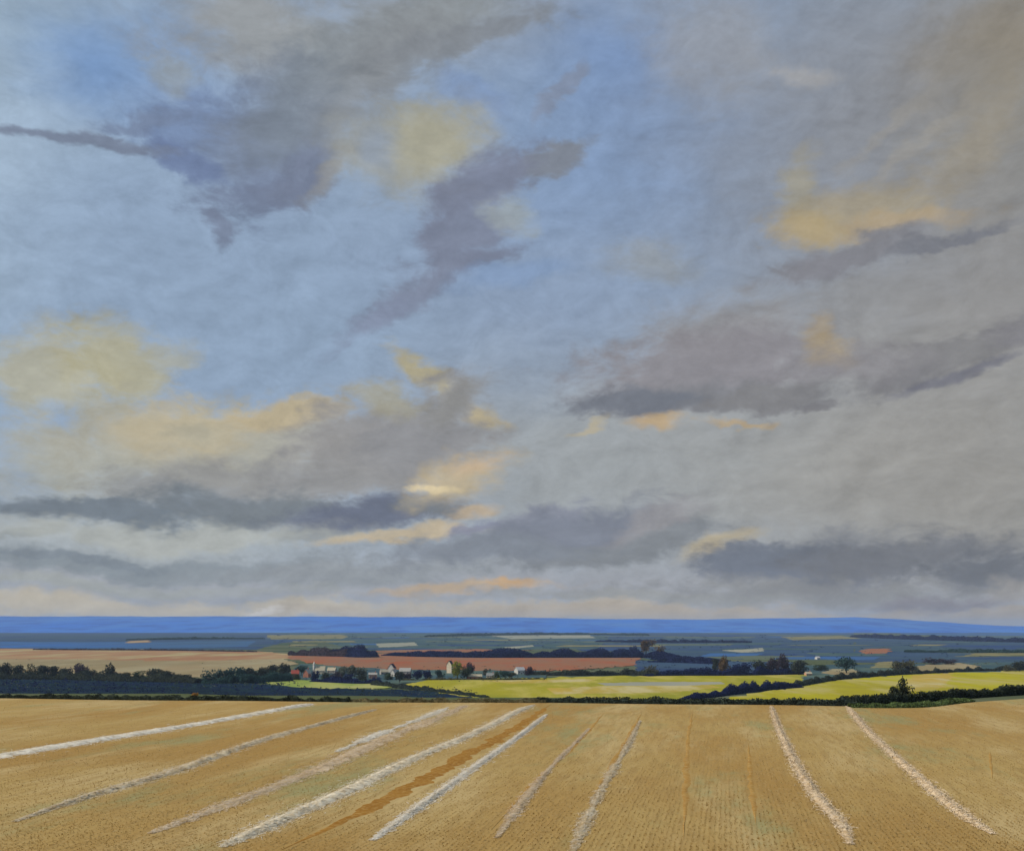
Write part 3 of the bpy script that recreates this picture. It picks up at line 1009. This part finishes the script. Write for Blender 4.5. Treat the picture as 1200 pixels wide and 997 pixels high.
# village trees
VT = 'trees among the village houses'
tree(353, 779, 792, 14, 'teal', 'round', 'teal tree standing between the red house and the terracotta house', VT)
tree(347, 789, 797, 13, 'green', 'bush', 'green bush in front of the red house', VT)
tree(370, 785, 797, 14, 'navy', 'bush', 'dark blue bush below the pale church tower', VT)
tree(381, 787, 798, 13, 'dark', 'bush', 'dark bush below the church nave', VT)
tree(394, 786.5, 798.5, 16, 'purple', 'round', 'purple dark tree in front of the cream roofed house', VT)
tree(402, 779.5, 796, 13, 'grey', 'round', 'slim grey green tree right of the cream roofed house', VT)
tree(412, 779, 796, 17, 'grey', 'round', 'tall grey green tree in the middle of the village grove', VT)
tree(424, 781, 796, 17, 'grey', 'spread', 'grey green tree left of the pink house', VT)
tree(408, 789, 799.5, 20, 'navy', 'bush', 'dark blue bush at the foot of the tall grey green tree', VT)
tree(424, 790, 800, 18, 'dark', 'bush', 'dark bush at the foot of the grey green tree by the pink house', VT)
tree(441, 793, 800, 16, 'navy', 'bush', 'low dark bush in front of the pink house', VT)
tree(455, 788, 797, 15, 'green', 'bush', 'bright green bush below the white gabled houses', VT)
tree(468, 786, 800, 13, 'dark', 'round', 'dark tree right of the small white gabled house', VT)
tree(477, 788, 797, 14, 'purple', 'bush', 'purple brown bush below the long grey barn', VT)
tree(489, 784, 797, 15, 'navy', 'round', 'dark blue tree right of the long grey barn', VT)
tree(501, 784, 796, 15, 'navy', 'bush', 'dark blue bushy tree between the barn and the tall chimney house', VT)
tree(514, 784, 796, 16, 'teal', 'bush', 'blue green bushy tree left of the tall narrow house', VT)
tree(536, 774, 796, 17, 'lime', 'round', 'tall yellow green tree right of the tall narrow house', VT)
tree(547, 780, 796, 14, 'green', 'round', 'green tree leaning against the tall yellow green tree', VT)
tree(550, 775.5, 790, 13, 'purple', 'round', 'purple brown tree behind the yellow green tree', VT)
tree(569, 783, 792, 13, 'grey', 'bush', 'grey green bush left of the pair of low grey roofs', VT)
tree(582, 785, 796, 12, 'green', 'bush', 'green bush between the low farm roofs', VT)
tree(592, 785, 797, 14, 'teal', 'round', 'round dark teal tree left of the white barn', VT)
tree(600, 787, 796, 10, 'olive', 'bush', 'small olive bush touching the white barn on its left', VT)
tree(621, 780.5, 792, 13, 'purple', 'round', 'dark purple tree touching the white barn on its right', VT)
# beyond the village and to the right
tree(757, 748.5, 767, 24, 'brown', 'round', 'large round ochre brown tree alone on the dark blue wood', None)
tree(773, 757, 768, 16, 'brown', 'bush', 'smaller brown tree right of the large ochre one', None)
tree(741, 756, 767, 10, 'navy', 'bush', 'small dark blue tree left of the large ochre one', None)
tree(764, 779, 792, 20, 'olive', 'bush', 'olive brown bush at the right end of the terracotta field', None)
GR = 'dark trees along the hedge behind the yellow crop'
tree(838, 771, 790, 12, 'dark', 'round', 'slim dark tree behind the middle of the yellow crop', GR)
tree(848, 767, 791, 18, 'brown', 'round', 'tall brown tree behind the middle of the yellow crop', GR)
tree(870, 776, 791, 24, 'navy', 'bush', 'wide blue dark bush right of the tall brown tree', GR)
tree(890, 773, 790, 18, 'dark', 'bush', 'dark bush between the brown tree and the purple trees', GR)
tree(905, 770, 790, 18, 'purple', 'round', 'purple grey tree left of the tallest purple one', GR)
tree(917, 765, 790, 18, 'purple', 'round', 'tallest purple grey tree at the right end of the yellow crop', GR)
tree(936, 773, 791, 26, 'dark', 'round', 'round nearly black tree right of the tallest purple one', GR)
tree(992, 769, 789, 27, 'teal', 'round', 'broad teal green tree behind the right yellow field', None)
tree(962, 778, 786, 24, 'green', 'bush', 'low green thicket left of the broad teal tree', None)
tree(1052, 774, 789, 20, 'olive', 'spread', 'olive tree on the hedge above the pointed bush, left one of two', None)
tree(1065, 772.5, 789, 22, 'olive', 'spread', 'olive tree on the hedge above the pointed bush, right one of two', None)
tree(1095, 770, 779, 30, 'purple', 'spread', 'wide low purple tree behind the stippled field', None)
tree(1112, 772, 779, 22, 'purple', 'bush', 'small purple tree at the right end of the stippled field', None)
tree(1195, 774, 787, 22, 'dark', 'round', 'dark tree at the right edge above the bright yellow field', None)
tree(1180, 778, 787, 14, 'olive', 'bush', 'small olive bush left of the dark tree at the right edge', None)

# ------------------------------------------------------------------ hedges
M_CORE2 = M_CORE


def hedge(pts, hpx, wm, kind, label, lvl=None, leaf=None, name='hedge', cat='hedge', group=None, dens=1.0, kind_tag=None, vary=0.3):
    """a leafy hedge along photograph pixels (x, y, relative height)"""
    z = VALE if lvl is None else lvl
    P = smooth_line([(*on_plane(x, y, z)[:2], r * hpx * on_plane(x, y, z)[1] / F) for x, y, r in pts], 300)
    seg = np.r_[0, np.cumsum(np.hypot(*np.diff(P[:, :2], axis=0).T))]
    total = seg[-1]
    mid_d = P[:, 1].mean()
    leaf = leaf or 0.75 * mid_d / F
    n = int(dens * total * (P[:, 2].mean() + wm) / (leaf * leaf) * 1.1) + 50
    n = min(n, 60000)
    s = rng.uniform(0, total, n)
    kx = np.linspace(0, total, max(int(total / max(1.3 * P[:, 2].mean(), 0.8)), 6))
    bumps = np.clip(1 + vary * rng.normal(0, 1, len(kx)), 0.35, 1.8)
    cx, cy, h = (np.interp(s, seg, P[:, k]) for k in range(3))
    h = h * np.interp(s, kx, bumps)
    dd = np.gradient(P[:, :2], axis=0)
    dd /= np.linalg.norm(dd, axis=1)[:, None]
    tx_, ty_ = np.interp(s, seg, dd[:, 0]), np.interp(s, seg, dd[:, 1])
    a = rng.uniform(-0.12, math.pi + 0.12, n)
    r = rng.uniform(0.72, 1.05, n)
    off = np.cos(a) * r * wm / 2
    zz = np.clip(np.sin(a), 0, 1) * r * h
    c = np.c_[cx + ty_ * off, cy - tx_ * off, z + zz]
    if lvl is not None:
        c[:, 2] += field_z(c[:, 0], c[:, 1])
    mb = MB()
    vv, ff = quads(c, np.full(n, leaf))
    mb.add(vv, ff)
    # twiggy inside
    m = max(int(total / max(leaf * 2, 0.4)), 8)
    sc = np.linspace(0, total, m)
    X, Y, H = (np.interp(sc, seg, P[:, k]) for k in range(3))
    H = H * np.interp(sc, kx, bumps) * 0.84
    TX, TY = np.interp(sc, seg, dd[:, 0]), np.interp(sc, seg, dd[:, 1])
    base = z - 0.1
    rows = []
    for o_, hh in ((-.5, 0), (-.42, .6), (-.2, 1), (.2, 1), (.42, .6), (.5, 0)):
        rows.append(np.c_[X + TY * o_ * wm * .8, Y - TX * o_ * wm * .8, base + H * hh])
    i = np.arange(m * 6).reshape(m, 6)
    mb.add(np.stack(rows, 1).reshape(-1, 3), np.c_[i[:-1, :-1].ravel(), i[1:, :-1].ravel(), i[1:, 1:].ravel(), i[:-1, 1:].ravel()])
    o = link(name, mb.mesh(name, LEAF[kind]))
    return tag(o, label, cat, group, kind_tag)


def scrub(polys, n, kind, size, hmax, label, name='scrub'):
    """low bushes strewn over photograph-pixel boxes (x0, x1, y0, y1): far too many to count"""
    P = []
    for x0, x1, y0, y1 in polys:
        for _ in range(n):
            x, y = rng.uniform(x0, x1), rng.uniform(y0, y1)
            c = vale(x, y)
            mpp = c[1] / F
            wd = rng.uniform(1.5, 7) * mpp
            hh = rng.uniform(0.3, 1.0) * hmax * mpp
            k = int(rng.integers(9, 20))
            d = rng.normal(0, 1, (k, 3)) * (wd * 0.45, wd * 0.5, 0)
            d[:, 2] = np.abs(rng.normal(0, .5, k)) * hh * np.exp(-(d[:, 0] / wd) ** 2 * 2)
            P.append(np.c_[c + d, np.full(k, size * mpp)])
    P = np.concatenate(P)
    vv, ff = quads(P[:, :3], P[:, 3])
    return tag(link(name, mesh_np(name, vv, ff, LEAF[kind])), label, 'scrub', kind='stuff')


scrub([(-30, 360, 797, 818), (-30, 200, 795, 815)], 380, 'navy', .9, 4, 'dark blue scrub covering the dark left field')
scrub([(-30, 330, 797, 812), (240, 340, 786, 801)], 190, 'teal', .9, 4.0, 'teal green scrub in the dark left field')
scrub([(330, 560, 807, 820), (-30, 330, 814, 819)], 220, 'dark', .9, 3.5, 'near black scrub along the foot of the dark left field')
scrub([(-30, 120, 797, 812), (140, 330, 799, 808)], 60, 'green', .9, 3.0, 'mid green scrub in the dark left field')
scrub([(-30, 60, 797, 810), (240, 330, 797, 806)], 40, 'grey', .8, 2.5, 'pale green tufts in the dark left field')
scrub([(420, 560, 811, 820)], 150, 'grey', .7, 2.0, 'grey green scrub on the slope left of the yellow crop')
scrub([(700, 1230, 744, 774), (330, 760, 742, 764)], 90, 'navy', .6, 1.6, 'dark blue hedgerow scrub over the far plain')
scrub([(320, 1230, 742, 768)], 120, 'teal', .6, 1.4, 'teal scrub over the far plain')
scrub([(350, 760, 781, 790), (330, 640, 790, 799)], 90, 'dark', .7, 2.2, 'dark scrub about the village and below the terracotta field')
scrub([(340, 640, 786, 798)], 70, 'grey', .7, 2.0, 'grey green garden bushes about the village')
scrub([(925, 1230, 776, 788)], 90, 'olive', .7, 2.0, 'olive scrub behind the bright yellow crop')
scrub([(745, 930, 774, 791)], 110, 'navy', .7, 2.2, 'dark blue scrub behind the middle yellow crop')
scrub([(-30, 330, 772, 790)], 50, 'grey', .6, 1.0, 'pale green scrub in the cream field')

# on the brow of the stubble field
hedge([(622, 823.6, .8), (700, 824.2, 1), (800, 825.2, 1), (900, 826, 1), (1003, 827, 1.1)], 6.8, 1.4, 'hedge',
      'low grey green hedge along the far middle edge of the stubble field', lvl=0.0, leaf=0.16, vary=0.16)
hedge([(985, 824, .9), (1040, 822.5, 1.0), (1100, 818.5, 1.0), (1150, 815, 1.0), (1215, 811, 1.1), (1300, 806, 1)], 9.5, 1.6, 'dark',
      'dark hedge along the right edge of the stubble field, under the bright yellow crop', lvl=0.0, leaf=0.16, vary=0.16)
tree(1058, 792, 819, 23, 'dark', 'cone', 'dark pointed bush rising from the right hand hedge', None, 'bush', 'bush', lvl=0.0, seed_rot=0.4)
tree(1047, 803, 820, 14, 'dark', 'bush', 'small dark bush at the left foot of the pointed bush', None, 'bush', 'bush', lvl=0.0)
tree(1079, 809, 820, 16, 'dark', 'bush', 'low dark bush at the right foot of the pointed bush', None, 'bush', 'bush', lvl=0.0)
hedge([(995, 828.5, .7), (1040, 828.3, 1), (1085, 826.5, 1), (1135, 820.5, .7)], 5, 2.2, 'grass',
      'green grass verge below the right hand hedge', lvl=0.0, leaf=0.13, name='grass', cat='grass', kind_tag='stuff')
hedge([(400, 821.5, .6), (480, 822.6, 1), (560, 823.6, 1), (640, 824.2, .8)], 4.5, 1.2, 'margin',
      'dry rough grass along the far edge of the stubble field', lvl=0.0, leaf=0.11, name='grass', cat='grass', kind_tag='stuff')
hedge([(-60, 817.4, .8), (100, 818.4, .9), (250, 820, 1), (410, 821.8, .9)], 5.5, 1.0, 'dark',
      'dark rough grass along the left far edge of the stubble field', lvl=0.0, leaf=0.11, name='grass', cat='grass', kind_tag='stuff')
# in the vale
hedge([(-40, 796, 1), (60, 796.5, 1), (110, 797.5, .8), (140, 798.5, .8), (165, 799, .6), (190, 799.5, 1), (232, 801, .5)], 10, 16, 'dark',
      'long dark hedge bank under the left row of trees')
hedge([(236, 801.5, .6), (262, 801, 1), (300, 800, 1.1), (340, 798, .9)], 9, 14, 'teal',
      'teal hedge bank under the grove left of the village')
hedge([(365, 799, .6), (385, 800, 1), (420, 801.5, 1.1), (448, 801, .7)], 6, 8, 'navy',
      'dark hedge at the foot of the village trees')
hedge([(800, 821, .5), (845, 815, .8), (880, 810.5, 1.1), (915, 807.5, 1.0), (938, 806, .5)], 8.5, 9, 'navy',
      'thick blue black hedge curving between the two yellow fields')
hedge([(926, 806, .7), (950, 802, .9), (985, 796.5, 1), (1040, 792, 1), (1100, 789, .8), (1160, 786.5, .7), (1300, 785, .8)], 6, 7, 'dark',
      'dark hedge along the top of the bright yellow right field')
hedge([(615, 791, .7), (680, 791.5, .9), (740, 791, 1.1), (770, 792.5, 1.0)], 6, 8, 'dark',
      'dark hedge along the foot of the terracotta field')
hedge([(755, 792.5, .4), (800, 792, 1), (860, 792, 1.1), (915, 791, 1), (946, 790, .3)], 7.5, 9, 'navy',
      'dark blue hedge along the top of the middle yellow crop')
hedge([(760, 776, .7), (800, 777, 1), (840, 778.5, .8)], 4, 8, 'navy',
      'short dark blue hedge left of the tall brown tree')
hedge([(470, 797.5, .6), (540, 797, .9), (600, 797, .6), (640, 796, .5)], 3.2, 6, 'olive',
      'low olive hedge between the village and the yellow crop')
hedge([(438, 803, 1), (470, 806, .9), (520, 812, .8), (570, 818, .6)], 5, 9, 'hedge',
      'grey hedge sloping down at the left end of the yellow crop')
hedge([(40, 761.5, .6), (120, 762, 1), (200, 762.5, .8), (300, 764, .6)], 2.2, 10, 'purple',
      'thin purple hedge between the tan field and the haze blue field')
hedge([(340, 768, .7), (380, 769, 1.3), (420, 770, 1.1)], 6, 16, 'purple',
      'dark brown hedge at the left end of the terracotta field')
# far woods that read as masses
for pts, hp_, k, lb in [
    ([(385, 766.5, .6), (420, 770, 1.3), (440, 770, .8)], 8, 'navy', 'small dark blue wood behind the church'),
    ([(455, 768, .5), (500, 769.5, .9), (560, 770.5, 1.1), (640, 770.5, 1.2), (700, 770.5, 1.3), (760, 770.5, 1.2), (795, 771, .6)], 7, 'navy',
     'long dark blue wood beyond the terracotta field'),
    ([(770, 772.5, .8), (810, 774, .8), (850, 775, .5)], 5, 'navy', 'dark tail of wood right of the ochre tree'),
    ([(500, 746, .6), (580, 744.5, .9), (660, 744, .9), (760, 744.5, .6)], 3.0, 'teal', 'distant wood below the blue hills'),
    ([(700, 752, .6), (790, 753, 1), (880, 753, .6)], 3.2, 'navy', 'distant blue wood right of the middle'),
    ([(1000, 746.5, .6), (1080, 749.5, 1), (1200, 752.5, 1), (1320, 754, 1)], 4.4, 'navy', 'distant navy wood at the far right'),
    ([(1060, 764, .6), (1130, 764.5, 1), (1210, 765, .9)], 3.6, 'teal', 'dark distant wood on the right'),
    ([(150, 750, .5), (220, 749, .9), (310, 748.5, .5)], 2.4, 'teal', 'distant wood on the far left'),
]:
    hedge(pts, hp_, 40, k, lb, name='distant_wood', cat='wood', kind_tag='stuff', vary=0.25)

# ------------------------------------------------------------------ houses
WALL = {
    'white': mat('white_render', (0.54, 0.52, 0.46), (0.46, 0.43, 0.38), 0.4, 4),
    'cream': mat('cream_render', (0.66, 0.57, 0.42), (0.56, 0.47, 0.33), 0.4, 4),
    'red': mat('red_brick', (0.46, 0.11, 0.09), (0.36, 0.09, 0.07), 0.6, 4),
    'terracotta': mat('terracotta_brick', (0.45, 0.20, 0.13), (0.36, 0.15, 0.10), 0.6, 4),
    'pink': mat('pink_render', (0.58, 0.33, 0.25), (0.46, 0.25, 0.18), 0.5, 4),
    'stone': mat('grey_stone', (0.38, 0.34, 0.30), (0.28, 0.25, 0.23), 0.8, 4),
    'dark': mat('dark_boards', (0.06, 0.05, 0.055), (0.04, 0.035, 0.04), 0.8, 4),
}
ROOF = {
    'cream': mat('pale_thatch', (0.50, 0.44, 0.31), (0.42, 0.36, 0.25), 0.5, 4),
    'pale': mat('pale_slate', (0.40, 0.38, 0.33), (0.33, 0.31, 0.28), 0.6, 4),
    'red': mat('red_tiles', (0.40, 0.10, 0.075), (0.30, 0.08, 0.06), 0.8, 4),
    'dark': mat('dark_slate', (0.075, 0.062, 0.07), (0.05, 0.045, 0.05), 0.8, 4),
    'grey': mat('grey_slate', (0.26, 0.26, 0.24), (0.20, 0.20, 0.19), 0.8, 4),
    'white': mat('white_sheet_roof', (0.52, 0.50, 0.48), (0.44, 0.43, 0.42), 0.3, 4),
}
M_WIN = mat('window_glass', (0.03, 0.035, 0.045), (0.05, 0.055, 0.07), 0.5, 2, rough=0.15, spec=0.5)
M_DOOR = mat('door_paint', (0.10, 0.07, 0.05), (0.07, 0.05, 0.04), 1.0, 2, rough=0.5)


def gable_wall(w, d, he, hr):
    """box with two gables, ridge along x; w along x"""
    x, y = w / 2, d / 2
    v = [(-x, -y, -.3), (x, -y, -.3), (x, y, -.3), (-x, y, -.3), (-x, -y, he), (x, -y, he), (x, y, he), (-x, y, he), (-x, 0, hr), (x, 0, hr)]
    me = bpy.data.meshes.new('wall')
    me.from_pydata(v, [], [(0, 1, 5, 4), (2, 3, 7, 6), (1, 2, 6, 9, 5), (3, 0, 4, 8, 7)])
    return me


def gable_roof(w, d, he, hr, t=0.25, over=0.4):
    x = w / 2 + over
    y = d / 2 + over
    sl = (hr - he) / (d / 2)
    ze = he - over * sl
    v = [(-x, -y, ze), (x, -y, ze), (x, 0, hr), (-x, 0, hr), (x, y, ze), (-x, y, ze)]
    v2 = [(a, b, c + 0.04) for a, b, c in v] + [(a, b, c + t + 0.04) for a, b, c in v]
    f = [(6, 7, 8, 9), (9, 8, 10, 11), (1, 0, 3, 2), (2, 3, 5, 4), (0, 1, 7, 6), (4, 5, 11, 10), (1, 2, 8, 7), (2, 4, 10, 8), (3, 0, 6, 9), (5, 3, 9, 11)]
    me = bpy.data.meshes.new('roof')
    me.from_pydata(v2, [], f)
    return me


def house(x, ybase, wpx, hpx, wall, roof, rot, label, depth=6.5, name='house', cat='house', eave=0.55, chim=True, group='houses of the village in the vale'):
    p = vale(x, ybase)
    k = p[1] / F
    w, hr = wpx * k, hpx * k
    he = hr * eave
    e = link(name, None, None, tuple(p))
    e.rotation_euler.z = R(rot)
    tag(e, label, cat, group)
    me = gable_wall(w, depth, he, hr)
    me.materials.append(WALL[wall])
    link('wall', me, e)
    me = gable_roof(w, depth, he, hr)
    me.materials.append(ROOF[roof])
    r = link('roof', me, e)
    if chim:
        mb = MB()
        mb.box((w * 0.32, 0, hr + 0.5), (0.9, 0.9, 1.9))
        mb.box((w * 0.32, 0, hr + 1.52), (1.1, 1.1, 0.14))
        link('chimney', mb.mesh('chimney', WALL['terracotta']), r)
    for q in (-0.28, 0.28):
        mb = MB()
        mb.box((w * q, -depth / 2 - 0.02, he * 0.55), (min(1.3, w * .2), 0.1, min(1.3, he * .45)))
        link('window', mb.mesh('window', M_WIN), e)
    mb = MB()
    mb.box((0, -depth / 2 - 0.02, min(1.05, he * .4)), (1.1, 0.1, min(2.1, he * .8)))
    link('door', mb.mesh('door', M_DOOR), e)
    return e


house(346, 793.5, 8.5, 8.5, 'red', 'red', 8, 'small red brick house with red roof at the left end of the village')
house(360, 794, 8, 10, 'terracotta', 'pale', 75, 'terracotta house with a pale roof, gable towards the fields, left of the church')
house(389, 789, 9.5, 7, 'stone', 'cream', -12, 'grey stone house under a broad cream roof right of the church')
house(437, 795, 9.5, 7, 'pink', 'pale', 5, 'pink house half hidden behind a low dark bush', eave=.7)
house(450, 790.5, 9, 6.5, 'stone', 'cream', 24, 'low house with a cream roof left of the tall white gable')
house(459.5, 788, 6, 10.5, 'white', 'dark', 70, 'tall white gabled house with dark roof in the middle of the village', depth=8)
house(461.5, 793, 6, 9, 'white', 'pale', 62, 'small white gabled house in front of the tall white gable', depth=6)
house(475, 790.5, 13, 8, 'stone', 'pale', -6, 'long barn with a pale grey roof right of the white gables', depth=9, name='barn', cat='barn', chim=False)
house(527.5, 789, 5, 15, 'cream', 'dark', 62, 'tall narrow cream house with a dark roof left of the yellow green tree', depth=7, eave=.7)
house(556, 795.5, 17, 5.5, 'terracotta', 'cream', 4, 'long low farm building with cream roof and reddish walls', depth=8, name='barn', cat='barn', chim=False)
house(575, 794.5, 9, 6, 'cream', 'grey', -10, 'low cream cottage under a grey roof right of the long farm building', chim=True)
house(609, 790, 10, 8.5, 'white', 'white', 30, 'white barn with a white roof at the right end of the village', depth=9, name='barn', cat='barn', chim=False, eave=.6)
house(958, 772.5, 4.2, 3.6, 'white', 'white', 20, 'tiny white house far off left of the broad teal tree', depth=7, chim=False, group='far farm buildings')
house(947, 791.5, 7, 4.5, 'pink', 'cream', 10, 'small pink cottage right of the nearly black round tree', depth=6, chim=True, group='far farm buildings')

# the church: nave, tower, cap
p = vale(374, 790)
k = p[1] / F
ch = link('church', None, None, tuple(p))
tag(ch, 'cream roofed church with a slim pale tower in the village', 'church')
w, hr = 11 * k, 9.5 * k
me = gable_wall(w, 7.5, hr * .5, hr)
me.materials.append(WALL['cream'])
o = link('nave', me, ch, (1.5 * k, 0, 0))
me = gable_roof(w, 7.5, hr * .5, hr)
me.materials.append(ROOF['cream'])
link('roof', me, ch, (1.5 * k, 0, 0))
mb = MB()
mb.box((0, 0, 6.0), (2.5, 2.5, 12.6))
mb.box((0, 0, 12.4), (2.8, 2.8, 0.3))
tw = link('tower', mb.mesh('tower', WALL['white']), ch, (-5.8 * k, -1.0, 0))
mb = MB()
mb.add([(-1.25, -1.25, 12.5), (1.25, -1.25, 12.5), (1.25, 1.25, 12.5), (-1.25, 1.25, 12.5), (0, 0, 16.5), (0, 0, 16.5)],
       [(0, 1, 4, 5), (1, 2, 4, 5), (2, 3, 4, 5), (3, 0, 4, 5)])
link('spire', mb.mesh('spire', WALL['white']), tw)

# ------------------------------------------------------------------ the air between
HZ = bpy.data.materials.new('haze_air')
HZ.use_nodes = True
nt = HZ.node_tree
nt.nodes.clear()
ho = nt.nodes.new('ShaderNodeOutputMaterial')
pv = nt.nodes.new('ShaderNodeVolumePrincipled')
pv.inputs['Color'].default_value = (0.55, 0.72, 1.0, 1)
pv.inputs['Density'].default_value = 4.0e-5
pv.inputs['Anisotropy'].default_value = 0.0
nt.links.new(pv.outputs[0], ho.inputs['Volume'])
mb = MB()
z0, z1 = VALE - 3.0, 150.0
mb.box((0, 13500, (z0 + z1) / 2), (58000, 29000, z1 - z0))
hz = link('haze', mb.mesh('haze', HZ))
tag(hz, 'pale blue haze filling the air over the vale', 'haze', kind='stuff')
